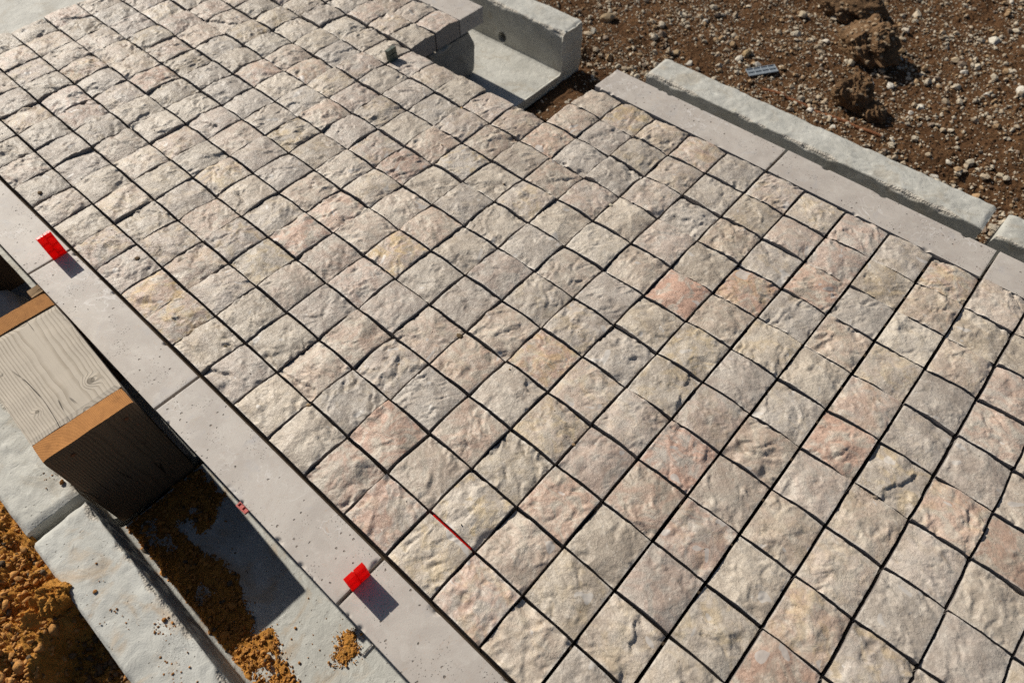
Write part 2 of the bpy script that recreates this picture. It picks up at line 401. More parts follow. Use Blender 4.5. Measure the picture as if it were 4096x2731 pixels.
def scatter(name, pts, sizes, colors, mat, rs, kind='pebble', sub=1, variants=14, sink=.25, label=None, cat=None, flat=.6, knd='stuff', parent=None):
    lib = [rock_verts(rs, sub, kind) for _ in range(variants)]
    V = []; F = []; T = []; off = 0
    for p_, s_, c_ in zip(pts, sizes, colors):
        v, f = lib[rs.randint(variants)]
        v = (v * np.array([1, rs.uniform(.45, 1), rs.uniform(flat * .6, flat * 1.3)])) 
        a = rs.uniform(0, 6.28); tl = rs.normal(0, .3)
        ca, sa = math.cos(a), math.sin(a); ct, st_ = math.cos(tl), math.sin(tl)
        Rm = np.array([[ca, -sa, 0], [sa, ca, 0], [0, 0, 1]]) @ np.array([[1, 0, 0], [0, ct, -st_], [0, st_, ct]])
        v = v @ Rm.T * s_
        v = v + np.asarray(p_) + np.array([0, 0, s_ * flat * (1 - 2 * sink)])
        V.append(v); F.append(f + off); off += len(v); T.append(np.repeat(np.array([[*c_, 1.0]]), len(v), 0))
    me = mesh_np(name, np.concatenate(V), None, np.concatenate(F), smooth=(sub > 1))
    at = me.color_attributes.new('tone', 'FLOAT_COLOR', 'POINT'); at.data.foreach_set('color', np.concatenate(T).astype(np.float32).ravel())
    return link(name, me, mat, parent, label, cat, None, knd)
def tone_mesh(me, c):
    at = me.color_attributes.new('tone', 'FLOAT_COLOR', 'POINT')
    at.data.foreach_set('color', np.tile(np.array([*c, 1.0], np.float32), (len(me.vertices), 1)).ravel())
rs = np.random.RandomState(11)
def peb_col(rs):
    b = rs.choice(4, p=[.45, .3, .17, .08])
    c = np.array([(.52, .45, .345), (.43, .345, .245), (.37, .25, .14), (.26, .20, .15)][b])
    return c * rs.uniform(.75, 1.12)
# ---------------------------------------------------------------- concrete troughs
def channel(name, i0, i1, jv, side, jhid, label, skew=0.0, lump=1.0, hole=None, seed=0, fine=.055, jfloor_sub=14, mat='conc'):
    """U section trough; (jv) inner face of the wall that shows, side = +1 if that wall is on the +j side"""
    ZT, ZF, ZB = -1.0, -2.45, -2.82; TH = 1.04
    pr = []; tag = []
    def seg(a, b, n, tg):
        for k in range(n):
            t_ = k / n; pr.append((a[0] + (b[0] - a[0]) * t_, a[1] + (b[1] - a[1]) * t_)); tag.append(tg)
    s = side; r = .055
    seg((jv + s * TH, ZB), (jv + s * TH, ZT - r), 10, 0)
    seg((jv + s * TH, ZT - r), (jv + s * (TH - r), ZT), 3, 1)
    seg((jv + s * (TH - r), ZT), (jv + s * .02, ZT), 26, 2)
    seg((jv + s * .02, ZT), (jv, ZT - .02), 2, 3)
    seg((jv, ZT - .02), (jv, ZT - .35), 12, 4)
    seg((jv, ZT - .35), (jv, ZF + .09), 12, 4)
    seg((jv, ZF + .09), (jv - s * .09, ZF), 3, 5)
    seg((jv - s * .09, ZF), (jhid, ZF), jfloor_sub, 6)
    seg((jhid, ZF), (jhid, ZT - .1), 2, 7); seg((jhid, ZT - .1), (jhid - s * .9, ZT - .1), 2, 7)
    seg((jhid - s * .9, ZT - .1), (jhid - s * .9, ZB), 2, 7); seg((jhid - s * .9, ZB), (jv + s * TH, ZB), 4, 7)
    pr = np.array(pr); tag = np.array(tag); n = len(pr)
    ii = np.arange(i0, i1 + fine * .5, fine); ii[-1] = i1; L = len(ii)
    I_ = np.repeat(ii[:, None], n, 1); J_ = np.repeat(pr[None, :, 0], L, 0); Z_ = np.repeat(pr[None, :, 1], L, 0); T_ = np.repeat(tag[None], L, 0)
    # rounded worn ends
    ed = np.minimum(I_ - i0, i1 - I_)
    top = (T_ == 2) | (T_ == 1) | (T_ == 3)
    arc = Z_ * 0 + J_ * s
    Z_ = Z_ + top * lump * (.020 * fbm(I_ * 1.6, J_ * 2.2, seed, 3) + .007 * fbm(I_ * 6, J_ * 6, seed + 3, 2))
    Z_ = Z_ - top * .05 * sstep(.10, 0, ed)
    # crumbled inner rim
    din = np.hypot((J_ - jv), (Z_ - ZT))
    nn = fbm(I_ * 1.1, I_ * 0 + seed * 3.7, seed + 9, 4, .62); rag = fbm(I_ * 7, J_ * 7 + Z_ * 5, seed + 12, 3, .6)
    depth = np.clip(.035 + .06 * nn + .012 * rag, 0, .20)
    near = ((T_ >= 2) & (T_ <= 4))
    k = near * sstep(1.0, .25, din / (depth * 2.0 + 1e-3)) * (depth > .02)
    Z_ = Z_ - k * depth * .55; J_ = J_ + s * k * depth * .55
    Z_ = Z_ + k * .012 * rag
    broken = np.clip(k * 1.6, 0, 1)
    # outer rim wear
    dout = np.hypot(J_ - (jv + s * TH), Z_ - ZT); ow = np.clip(.02 + .07 * fbm(I_ * 1.3 + 40, I_ * 0, seed + 17, 4), 0, .12)
    k2 = (T_ <= 2) * sstep(1.0, .2, dout / (ow * 2 + 1e-3)); Z_ = Z_ - k2 * ow * .6
    fl = (T_ == 6); Z_ = Z_ + fl * .006 * fbm(I_ * 1.2, J_ * 1.2, seed + 5, 3)
    inn = (T_ == 4) & (Z_ < ZT - .1); J_ = J_ + inn * .006 * fbm(I_ * 2, Z_ * 2, seed + 6, 3)
    # ends: slightly ragged, optional skew
    fr = sstep(.3, 0, ed) * np.where(I_ - i0 < i1 - I_, 1, -1)
    I_ = I_ + fr * .03 * fbm(J_ * 2.1, Z_ * 2.1 + 3, seed + 20, 3) + skew * (J_ - jv)
    v = np.stack([I_ * P, J_ * P, (Z_ - ZG) * P], -1).reshape(-1, 3)
    a = np.arange(L * n).reshape(L, n); b_ = np.roll(a, -1, axis=1)
    q = np.stack([a[:-1].ravel(), b_[:-1].ravel(), b_[1:].ravel(), a[1:].ravel()], 1)
    if s < 0: q = q[:, ::-1]
    me = mesh_np(name, v, q)
    bm = bmesh.new(); bm.from_mesh(me); bm.verts.ensure_lookup_table()
    for row, rev in ((0, s > 0), (L - 1, s < 0)):
        ids = [int(x) for x in a[row]]
        cos_ = [bm.verts[x].co.copy() for x in ids]; vs_ = [bm.verts.new(x) for x in cos_]; bm.verts.ensure_lookup_table()
        for tr in tessellate_polygon([[Vector((x.y, x.z, 0)) for x in cos_]]):
            f_ = bm.faces.new([vs_[k] for k in tr]); f_.smooth = False
    capn = len(bm.verts) - len(v)
    bmesh.ops.recalc_face_normals(bm, faces=bm.faces)
    bm.to_mesh(me); bm.free()
    at = me.attributes.new('broken', 'FLOAT', 'POINT')
    at.data.foreach_set('value', np.concatenate([broken.ravel(), np.zeros(capn)]).astype(np.float32))
    o = link(name, me, M[mat], None, label, 'trough', 'concrete troughs around the paving')
    if hole is not None:
        hi, hz, hr = hole
        bmc = bmesh.new(); bmesh.ops.create_cone(bmc, cap_ends=True, segments=40, radius1=hr * P, radius2=hr * P * .92, depth=.9 * P)
        bmesh.ops.rotate(bmc, verts=bmc.verts, matrix=Matrix.Rotation(math.pi / 2, 3, 'X'))
        bmesh.ops.translate(bmc, verts=bmc.verts, vec=W(hi, jv + s * .2, hz))
        cm = bpy.data.meshes.new('cut'); bmc.to_mesh(cm); bmc.free(); co = bpy.data.objects.new('cut', cm); col.objects.link(co)
        md = o.modifiers.new('hole', 'BOOLEAN'); md.object = co; md.operation = 'DIFFERENCE'; md.solver = 'EXACT'
        dg = bpy.context.evaluated_depsgraph_get(); nm = bpy.data.meshes.new_from_object(o.evaluated_get(dg))
        o.modifiers.clear(); o.data = nm; bpy.data.objects.remove(co)
        # plastic sleeve rim lining the hole
        ring = []
        seg_ = 40
        for (rr, jj) in ((hr * 1.0, -.012), (hr * 1.06, -.014), (hr * 1.10, .004), (hr * .985, .30), (hr * .985, -.008)):
            for k_ in range(seg_):
                an = 2 * math.pi * k_ / seg_
                ring.append(W(hi + rr * math.cos(an), jv + s * jj, hz + rr * math.sin(an)))
        qs = []
        for lv in range(4):
            for k_ in range(seg_):
                k2_ = (k_ + 1) % seg_; qs.append((lv * seg_ + k_, lv * seg_ + k2_, (lv + 1) * seg_ + k2_, (lv + 1) * seg_ + k_))
        rm = mesh_np('hole_sleeve', np.array([list(x) for x in ring]), qs)
        link('hole_sleeve', rm, M['block'], o)
    return o
channel('concrete_channel', -20.0, -8.43, 14.95, +1, 8.4, 'pale concrete trough with a round hole in its wall, seen past the missing slab', hole=(-11.09, -2.13, .185), seed=41, fine=.06)
channel('concrete_channel', -5.22, 4.68, 14.98, +1, 8.4, 'whole concrete trough wall lying between the border slabs and the brown pebbly soil', skew=0.0, seed=52, fine=.05)
channel('concrete_channel', 4.98, 14.9, 14.98, +1, 8.4, 'concrete trough starting past the narrow gap, beside the last border slab and the pebbly soil', seed=63, fine=.07)
channel('concrete_channel', -5.24, 15.0, -3.03, -1, 6.0, 'concrete trough wall flecked with orange earth, its floor covered by spilled orange earth', seed=74, fine=.06, jfloor_sub=24, mat='conc_earthy')
channel('concrete_channel', -15.4, -5.52, -3.03, -1, 6.0, 'concrete trough that the wooden bench stands in, its wall beside the orange earth heap', seed=85, fine=.06)
channel('concrete_channel', -32.0, -15.7, -3.03, -1, 8.2, 'bare pale concrete trough floor showing beyond the far end of the paving', seed=96, fine=.12)

# ---------------------------------------------------------------- paving
GAP = .055; ZBOT = -.5
pav = thing('stone_paving', 'dry-laid field of rough split beige stones edged by smooth pinkish slabs, one slab missing', 'paving', W(0, 0, ZBOT))
base = W(0, 0, ZBOT)
TINT = {(0, 7): (1.5, 0, .95), (1, 8): (.9, .4, 1), (2, 9): (.8, 0, 1.0), (-5, 4): (.4, .8, 1.02), (-7, 3): (.85, .1, 1), (-8, 0): (.6, .9, 1.08), (-7, 0): (.5, .8, 1), (-1, 4): (.75, .55, 1.05),
        (-10, 6): (.45, 0, 1.05), (-15, 4): (.8, .1, 1), (-1, 0): (.75, .15, 1.03), (1, 0): (.6, .3, 1.05), (1, 2): (.7, .05, 1), (3, 3): (.6, .15, 1.02), (2, 4): (.95, 0, 1), (4, 6): (.85, 0, 1), (5, 2): (.75, 0, .98),
        (6, 8): (.6, 0, .98), (0, 1): (0, .6, 1.06), (-11, 5): (0, 0, 1.22), (-5, 9): (.6, .1, 1), (-7, 6): (.7, .1, 1), (2, 3): (.6, 0, 1.02), (6, 6): (.6, .2, 1), (-7, 4): (.7, .1, 1), (-1, 2): (.5, 0, .96), (-6, 7): (0, .55, 1.1),
        (-19, 3): (.4, .3, 1), (-17, 3): (.6, .6, .98), (-12, 6): (0, 0, 1.2), (7, 9): (.5, .4, .95), (6, 9): (.5, 0, .95), (-3, 0): (0, 0, 1.14), (-4, 0): (0, .1, 1.1), (-9, 2): (.5, 0, 1), (-4, 2): (.5, 0, 1), (-8, 1): (.35, .2, 1)}
def stone_mesh(hx, hy, rs, N=44, lo=False):
    """one split block, half sizes hx,hy in pitches; z 0 = arris level, returned in metres about its centre"""
    if lo: N = 10
    u = np.linspace(-1, 1, N + 1); U, V = np.meshgrid(u, u, indexing='ij')
    X = U * hx; Y = V * hy; sd = int(rs.randint(1, 10 ** 6)); ox, oy = rs.uniform(-50, 50, 2)
    A = rs.uniform(.035, .085); ex = rs.uniform(.08, .34); ey = rs.uniform(.08, .34); cu, cv = rs.uniform(-.2, .2, 2)
    H = A * (1 - ex * ((U - cu) ** 2)) * (1 - ey * ((V - cv) ** 2))
    H += rs.normal(0, .014) * U + rs.normal(0, .014) * V
    ang = rs.uniform(0, math.pi); ca, sa = math.cos(ang), math.sin(ang)
    Xr = ca * X + sa * Y; Yr = -sa * X + ca * Y
    wx = .10 * fbm(X * 3 + ox, Y * 3 + oy, sd + 1, 2); wy = .10 * fbm(X * 3 - oy, Y * 3 + ox, sd + 2, 2)
    H += .026 * fbm(X * 1.5 + ox, Y * 1.5 + oy, sd + 3, 2, .4)
    # angular facets: creases where split planes meet
    def creases(n, lo_, hi_, warp, std):
        C_ = np.zeros_like(X)
        for _ in range(n):
            a = rs.uniform(0, 6.283); w = rs.uniform(lo_, hi_) * rs.choice([-1, 1, -1]); c_ = rs.uniform(-.48, .48)
            C_ += w * np.abs(math.cos(a) * (X + warp * wx) + math.sin(a) * (Y + warp * wy) - c_)
        G = np.stack([np.ones(X.size), X.ravel(), Y.ravel()], 1); co_, *_r = np.linalg.lstsq(G, C_.ravel(), rcond=None)
        C_ = C_ - (G @ co_).reshape(X.shape); return C_ * std / (C_.std() + 1e-9)
    H += creases(6, .4, 1, .3, rs.uniform(.005, .012)) + creases(30, .5, 1, .7, rs.uniform(.0032, .0062))
    # conchoidal flake scars: planes that shave the dome
    a0 = rs.uniform(0, 6.283); npl = rs.randint(5, 10)
    for k in range(npl):
        a = a0 + 6.283 * k / npl + rs.normal(0, .35); sl = rs.uniform(.07, .24); d = rs.uniform(.12, .48)
        pl = A - sl * (math.cos(a) * (X + .6 * wx) + math.sin(a) * (Y + .6 * wy) - d) + rs.normal(0, .006)
        H = np.minimum(H, pl + .003 * fbm(X * 14, Y * 14 + a, sd + 8, 2))
    # layered lips
    f0 = rs.uniform(2.2, 3.6)
    tn = fbm((Xr + wx) * f0 + ox, (Yr + wy) * f0 * rs.uniform(1.2, 2.4) + oy, sd + 4, 3, .5) * rs.uniform(2.6, 4.4)
    fl = np.floor(tn); st_ = fl + sstep(.90, 1.0, tn - fl)
    H += .0105 * st_ * sstep(-.35, .35, vnoise(X * 2.3 + oy, Y * 2.3 - ox, sd + 5)) 
    H += .0038 * (np.abs(fbm((X + wx) * 9 + ox, (Y + wy) * 9 + oy, sd + 6, 3, .6)) * 1.6 - .5)
    H += .0026 * fbm(X * 26 + ox, Y * 22 + oy, sd + 9, 2)
    # deep spall now and then
    if rs.rand() < .22:
        a = rs.uniform(0, 6.283); c0 = rs.uniform(.05, .4); px = math.cos(a) * X + math.sin(a) * Y + .05 * fbm(X * 5, Y * 5, sd + 11, 3)
        H -= rs.uniform(.02, .06) * sstep(c0, c0 + .03, px) * sstep(-.1, .25, vnoise(X * 2 + 3, Y * 2 + 9, sd + 12))
    # arris wear and nibbled corners
    ed = np.minimum(1 - np.abs(U), 1 - np.abs(V)); H -= .006 * sstep(.05, 0, ed) * (.5 + .9 * np.clip(fbm(X * 9, Y * 9, sd + 13, 2), 0, 1))
    cd = np.hypot(1 - np.abs(U), 1 - np.abs(V)); H -= .010 * sstep(.18, 0, cd) * rs.uniform(.0, 1.0)
    H = np.maximum(H, -.075)
    top = np.stack([X, Y, H], -1).reshape(-1, 3)
    # sawn sides: the perimeter of the top, doubled, and a flat foot
    n1 = N + 1
    per = [(k, 0) for k in range(N)] + [(N, k) for k in range(N)] + [(N - k, N) for k in range(N)] + [(0, N - k) for k in range(N)]
    idx = np.array([a * n1 + b for a, b in per]); np_ = len(idx)
    rim = top[idx]; foot = rim.copy(); foot[:, 2] = ZBOT
    V_ = np.concatenate([top, rim, foot]) * P
    o1 = n1 * n1; o2 = o1 + np_; k = np.arange(np_); k1 = (k + 1) % np_
    side = np.stack([o2 + k, o2 + k1, o1 + k1, o1 + k], 1)
    tq = grid_quads(n1, n1)
    q = np.concatenate([tq, side])
    me = mesh_np('stone', V_, q, None, True, np.concatenate([np.ones(len(tq)), np.zeros(len(side))]))
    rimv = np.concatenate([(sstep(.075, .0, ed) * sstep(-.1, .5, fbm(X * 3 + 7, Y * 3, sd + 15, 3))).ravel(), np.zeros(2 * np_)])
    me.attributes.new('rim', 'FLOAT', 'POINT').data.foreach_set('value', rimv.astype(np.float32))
    return me
def to_px(i, j, z):
    c = CR @ (np.array([i, j, z]) - CC); return 2048 + 2659.88 * c[0] / c[2], 1365.5 + 2659.88 * c[1] / c[2]
rng = np.random.RandomState(2024); outs = []; n_st = 0
for r in range(-20, 15):
    for c in range(12):
        if -10 <= r <= -6 and c >= 10: continue
        x0, x1, y0, y1 = XI(r), XI(r + 1), YJ(c), YJ(c + 1)
        g = GAP + rng.normal(0, .008, 4)
        if r == -9 and c == 9: g[1] = .02
        if r == -8 and c == 9: g[0] = .02
        x0 += g[0] / 2; x1 -= g[1] / 2; y0 += g[2] / 2; y1 -= g[3] / 2
        px = np.array([to_px(x, y, .0) for x in (x0, x1) for y in (y0, y1)])
        vis = (px[:, 0].max() > -10) and (px[:, 0].min() < 4106) and (px[:, 1].max() > -10) and (px[:, 1].min() < 2741)
        far = px[:, 0].min() > 7500 or px[:, 1].min() > 5600 or px[:, 0].max() < -900 or px[:, 1].max() < -900
        if far: continue
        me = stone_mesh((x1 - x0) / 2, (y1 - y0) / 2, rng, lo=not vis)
        loc = W((x0 + x1) / 2, (y0 + y1) / 2, 0) - base; rz = rng.normal(0, .0045)
        if not vis:
            outs.append((me, loc, rz)); continue
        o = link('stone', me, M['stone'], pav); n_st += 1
        o.location = loc; o.rotation_euler = (0, 0, rz)
        t_ = TINT.get((r, c))
        if t_ is None: t_ = (max(0, rng.normal(.12, .24)), max(0, rng.normal(.09, .21)), 1.0)
        o.color = (t_[0], t_[1], t_[2] * rng.uniform(.88, 1.10), 1)
bm = bmesh.new()
for me, loc, rz in outs:
    me.transform(Matrix.Translation(loc) @ Matrix.Rotation(rz, 4, 'Z')); bm.from_mesh(me); bpy.data.meshes.remove(me)
me = bpy.data.meshes.new('outer_stones'); bm.to_mesh(me); bm.free()
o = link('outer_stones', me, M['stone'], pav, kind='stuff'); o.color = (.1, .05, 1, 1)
print('stones in view', n_st, 'others', len(outs))

def slab_mesh(lx, ly, seed):
    """honed edging slab: gridded so that arrises carry small chips"""
    rs_ = np.random.RandomState(seed); nx, ny = 210, 44
    u = np.linspace(0, 1, nx + 1); v = np.linspace(0, 1, ny + 1)
    U, V = np.meshgrid(u, v, indexing='ij'); X = (U - .5) * lx; Y = (V - .5) * ly
    ex = (lx / 2 - np.abs(X)); ey = (ly / 2 - np.abs(Y)); ed = np.minimum(ex, ey)
    H = -.004 * sstep(.012, 0, ed) - .0015 * fbm(X * 1.1, Y * 1.1, seed, 2)
    ch = np.clip(fbm(X * 1.9 + seed, Y * 1.9, seed + 4, 3) - .62, 0, 1); H -= .12 * ch * sstep(.10, .0, ed)
    for _ in range(rs_.randint(3, 7)):          # nicks on the arris
        cx = rs_.uniform(-.5, .5) * lx; cy = rs_.choice([-.5, .5]) * ly; rr = rs_.uniform(.02, .075)
        H -= .05 * sstep(rr, rr * .3, np.hypot((X - cx) * .7, Y - cy))
    top = np.stack([X, Y, H], -1).reshape(-1, 3); n1 = ny + 1
    per = [(k, 0) for k in range(nx)] + [(nx, k) for k in range(ny)] + [(nx - k, ny) for k in range(nx)] + [(0, ny - k) for k in range(ny)]
    idx = np.array([a * n1 + b for a, b in per]); rim = top[idx]; foot = rim.copy(); foot[:, 2] = ZBOT; k = np.arange(len(idx)); k1 = (k + 1) % len(idx)
    o1 = len(top); o2 = o1 + len(idx); tq = grid_quads(nx + 1, ny + 1)
    side = np.stack([o2 + k, o2 + k1, o1 + k1, o1 + k], 1)
    return mesh_np('border_slab', np.concatenate([top, rim, foot]) * P, np.concatenate([tq, side]), None, True, np.concatenate([np.ones(len(tq)), np.zeros(len(side))]))
SL = []
for a in (-20, -15, -10, -5, 0, 5, 10):
    SL.append((XI(a) + .035, XI(a + 5) - .035, -1.125, -.185, -.1 if a > -15 else 0))
for a in (-20, -15, -5, 0, 5, 10):
    jo = {-20: 12.13, -15: 12.12, -5: 12.16, 0: 12.15, 5: 12.13, 10: 12.13}[a]
    SL.append((XI(a) + .035, XI(a + 5) - .035, jo, jo + 1.0, {0: -.55, 5: -.3}.get(a, 0)))
for k, (a, b, c, d, rz) in enumerate(SL):
    o = link('border_slab', slab_mesh(b - a, d - c, 300 + 13 * k), M['slab'], pav)
    o.location = W((a + b) / 2, (c + d) / 2, -.005) - base; o.rotation_euler = (0, 0, math.radians(rz))
# boards the blocks are bedded on
for (a, b, c, d) in ((-20.0, -10.75, -.8, 12.7), (-10.735, -4.75, -.8, 9.6), (-4.735, 14.9, -.8, 12.7)):
    me = bbox_mesh('backing_board', (b - a) * P, (d - c) * P, .15 * P, .002)
    o = link('backing_board', me, M['board'], pav); o.location = W((a + b) / 2, (c + d) / 2, ZBOT - .077) - base

# ---------------------------------------------------------------- supports
zb = -2.45
def timber(name, sx, sy, sz, mat, parent=None):
    bm = bmesh.new(); bmesh.ops.create_cube(bm, size=1.0)
    for v in bm.verts: v.co = Vector((v.co.x * sx, v.co.y * sy, v.co.z * sz))
    bmesh.ops.subdivide_edges(bm, edges=list(bm.edges), cuts=22, use_grid_fill=True)
    for v in bm.verts:
        q = v.co * 26 + Vector((sx * 90, sy * 70, sz * 50)); e = sum(abs(abs(c_) - s_ / 2) < 1e-5 for c_, s_ in zip(v.co, (sx, sy, sz)))
        d = Vector((mnoise.noise(q), mnoise.noise(q + Vector((9, 3, 1))), mnoise.noise(q + Vector((2, 8, 5))))) * .0007
        if e >= 2:      # rounded, nibbled arrises
            w = .0011 + .0016 * max(0, mnoise.noise(q * 1.7))
            d -= Vector([math.copysign(w, c_) if abs(abs(c_) - s_ / 2) < 1e-5 else 0 for c_, s_ in zip(v.co, (sx, sy, sz))])
        v.co += d
    me = bpy.data.meshes.new(name); bm.to_mesh(me); bm.free()
    return link(name, me, mat, parent)
grey = (.50, .44, .36); dk = (.37, .315, .245); fr = (.42, .19, .058); fd = (.27, .11, .03)
def bench(i0, i1, j0, j1, ztop, label, rz=0.0):
    cx, cy = (i0 + i1) / 2, (j0 + j1) / 2; h = ztop - zb; th = .46
    t = thing('wooden_bench', label, 'bench', W(cx, cy, zb), (0, 0, rz), 'wooden benches in the trough')
    Lx = (i1 - i0) * P; Wy = (j1 - j0) * P
    seat_l = Lx - 2 * th * P - .001
    kn = (((seat_l / 2 - .055, Wy * .30, .024), .0085), ((seat_l / 2 - .062, -Wy * .28, .024), .005))
    seat = timber('seat_board', seat_l, Wy, .045, mat_wood('weathered_board', 0, (0, Wy * .12, -.085), grey, dk, fr, fd, False, kn), t)
    seat.location = (0, 0, h * P - .0225 - .0012)
    for s in (-1, 1):
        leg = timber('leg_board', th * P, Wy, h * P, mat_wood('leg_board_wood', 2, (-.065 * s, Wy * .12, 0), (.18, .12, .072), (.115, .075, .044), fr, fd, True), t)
        leg.location = (s * (Lx / 2 - th * P / 2), 0, h * P / 2)
        for yy in (-.30, .30):
            bmn = bmesh.new(); bmesh.ops.create_cone(bmn, cap_ends=True, segments=14, radius1=.0042, radius2=.0036, depth=.003)
            bmesh.ops.rotate(bmn, verts=bmn.verts, matrix=Matrix.Rotation(math.pi / 2, 3, 'Y'))
            mn = bpy.data.meshes.new('screw_head'); bmn.to_mesh(mn); bmn.free()
            sc_ = link('screw_head', mn, M['rust'], leg); sc_.location = (s * (th * P / 2 + .0008), yy * Wy + .006, h * P / 2 - .027)
    return t
bench(-8.96, -5.30, -2.87, -1.21, .40, 'weathered grey wooden bench with orange cut leg ends, wedged between trough wall and border slabs', math.radians(-2.6))
bench(-17.0, -13.1, -2.95, -1.27, .40, 'unseen second wooden bench added past the grey rock to shade the trough')  # out of view, added to keep sun off the trough behind the near bench
# timber bearer under the paving
bl = timber('timber_bearer', .30 * P, 9.8 * P, 1.79 * P, mat_wood('bearer_wood', 1, (0, 0, -.09), (.30, .20, .11), (.19, .12, .06), fr, fd, False))
bl.location = W(-10.42, 3.5, -1.555); bl['label'] = 'brown timber bearer under the border slab behind the wooden bench'; bl['category'] = 'timber'

def extrude_poly(name, poly, i_front, i_back, mat, bev=.004, shear=0.0, rough=.0, seed=0, sub=0):
    bm = bmesh.new()
    f = bm.faces.new([bm.verts.new(W(i_front + shear * (z - poly[0][1]), j, z)) for j, z in poly])
    ex = bmesh.ops.extrude_face_region(bm, geom=[f]); vs_ = [v for v in ex['geom'] if isinstance(v, bmesh.types.BMVert)]
    bmesh.ops.translate(bm, verts=vs_, vec=Vector(((i_back - i_front) * P, 0, 0)))
    bmesh.ops.recalc_face_normals(bm, faces=bm.faces)
    bmesh.ops.bevel(bm, geom=list(bm.edges), offset=bev, segments=2, affect='EDGES')
    if sub:
        bmesh.ops.triangulate(bm, faces=bm.faces)
        bmesh.ops.subdivide_edges(bm, edges=list(bm.edges), cuts=sub, use_grid_fill=True)
        for v in bm.verts:
            q = v.co / P; n = float(fbm(np.array([q.x * 1.5 + q.z]), np.array([q.y * 1.5 - q.z]), seed, 3)[0]); v.co += Vector((n, n * .3, n * .2)) * rough * P
    me = bpy.data.meshes.new(name); bm.to_mesh(me); bm.free(); return me
me = extrude_poly('concrete_block', [(10.3, -.655), (12.64, -.655), (13.00, -1.30), (13.10, -2.30), (12.95, -2.44), (10.3, -2.44)], -10.36, -12.3, M['block'], .005, .18, .03, 4, 5)
link('concrete_block', me, M['block'], None, 'stained grey concrete block propping up the paving where the edge slab is missing', 'block')
# mortar lumps on top of that block
v, f = rock_verts(np.random.RandomState(5), 3, 'clod'); me = mesh_np('mortar_lump', v * np.array([.16, .5, .10]) * P, None, f); tone_mesh(me, (.46, .42, .35))
link('mortar_lump', me, M['bark'], None, 'pale mortar lump squeezed on top of the stained concrete block', 'mortar').location = W(-10.33, 11.35, -.66)
# rock in the trough behind the bench
v, f = rock_verts(np.random.RandomState(8), 4, 'pebble'); me = mesh_np('rock', v * np.array([.75, .62, .42]) * P, None, f); tone_mesh(me, (.55, .52, .47))
link('rock', me, M['pebble'], None, 'grey rock lying in the dark trough behind the wooden bench', 'rock').location = W(-12.15, -2.12, -2.08)

# ---------------------------------------------------------------- plastic spacers
def spacer(name, label, wj, h, th, mat, loc, rot, cols=2, rows=3, stagger=True, emb=.35, cat='spacer', group=None):
    """flat shim plate with raised pads separated by grooves; stands on z=0, emb of it goes down in the joint"""
    t = thing(name, label, cat, loc, rot, group)
    Wd = wj * P; T = th * P; g = .0018
    o = link('foot', bbox_mesh('foot', T * .8, Wd, emb * P, .0006, 1), mat, t); o.location = (0, 0, -emb * P / 2)
    core = M['red_core'] if mat is M['red'] else mat
    pw = (Wd - g * (cols - 1)) / cols
    for c in range(cols):
        y = -Wd / 2 + pw / 2 + c * (pw + g)
        if c: 
            rb = link('rib', bbox_mesh('rib', T * .55, g * .98, h * P * .995, .0002, 1), core, t); rb.location = (0, y - pw / 2 - g / 2, h * P * .4975)
        ph = h * P / rows; zz = h * P; first = stagger and c % 2
        while zz > .0012:
            hh = min(ph * .5 if first else ph, zz) - g; first = False
            if hh > .0012:
                p_ = link('pad', bbox_mesh('pad', T, pw, hh, .0005, 1), mat, t); p_.location = (0, y, zz - hh / 2)
            if zz - hh - g > .0004:
                rb = link('rib', bbox_mesh('rib', T * .55, pw, g * .98, .0002, 1), core, t); rb.location = (0, y, zz - hh - g / 2)
            zz -= max(hh, 0) + g
    return t
spacer('red_spacer', 'taller bright red plastic spacer upright in the slab joint near the wooden bench', .31, .60, .075, M['red'], W(-10.155, -.42, .0), (0, math.radians(-3), math.radians(3)), group='red plastic spacers')
spacer('red_spacer', 'shorter bright red plastic spacer upright in the slab joint near the bare trough floor', .36, .49, .09, M['red'], W(XI(0), -.66, .0), (0, math.radians(1), math.radians(-3)), rows=2, group='red plastic spacers')
spacer('green_spacer', 'pair of dark grey-green plastic shims upright in a stone joint near the missing slab', .32, .30, .12, M['green'], W(-10.15, 9.38, .04), (0, math.radians(-5), math.radians(4)), stagger=False, rows=2)
def flat_shim(name, label, mat, sx, sy, loc, rot, nx, ny, cat='spacer'):
    t = thing(name, label, cat, loc, rot); th = .0045; br = .0032
    for k in range(ny + 1):
        o = link('bar', bbox_mesh('bar', sx, br, th, .0005, 1), mat, t); o.location = (0, -sy / 2 + br / 2 + k * (sy - br) / ny, th / 2)
    for k in range(nx + 1):
        o = link('bar', bbox_mesh('bar', br, sy, th * .94, .0005, 1), mat, t); o.location = (-sx / 2 + br / 2 + k * (sx - br) / nx, 0, th * .5)
    o = link('web', bbox_mesh('web', sx * .99, sy * .98, .0014), mat, t); o.location = (0, 0, .0012)
    return t
gz = float(ground_z(-3.4, 19.3)) + .09
flat_shim('grey_spacer', 'flat blue-grey ribbed plastic spacer lying on the pebbly soil', M['grey'], 1.0 * P, .38 * P, W(-3.38, 19.36, gz), (math.radians(3), math.radians(-4), math.radians(51)), 4, 2)
flat_shim('pink_spacer', 'dusty pink plastic shim poking out from under the border slab', M['pink'], .26 * P, .28 * P, W(-2.68, -1.08, -.55), (0, 0, math.radians(4)), 2, 3)
# red strip wedged in a joint between two stones
me = bbox_mesh('red_strip', .86 * P, .034 * P, .40 * P, .0007)
o = link('red_strip', me, M['red'], None, 'thin red plastic strip wedged deep in a joint between two stones', 'spacer'); o.location = W(.53, YJ(1), -.24)

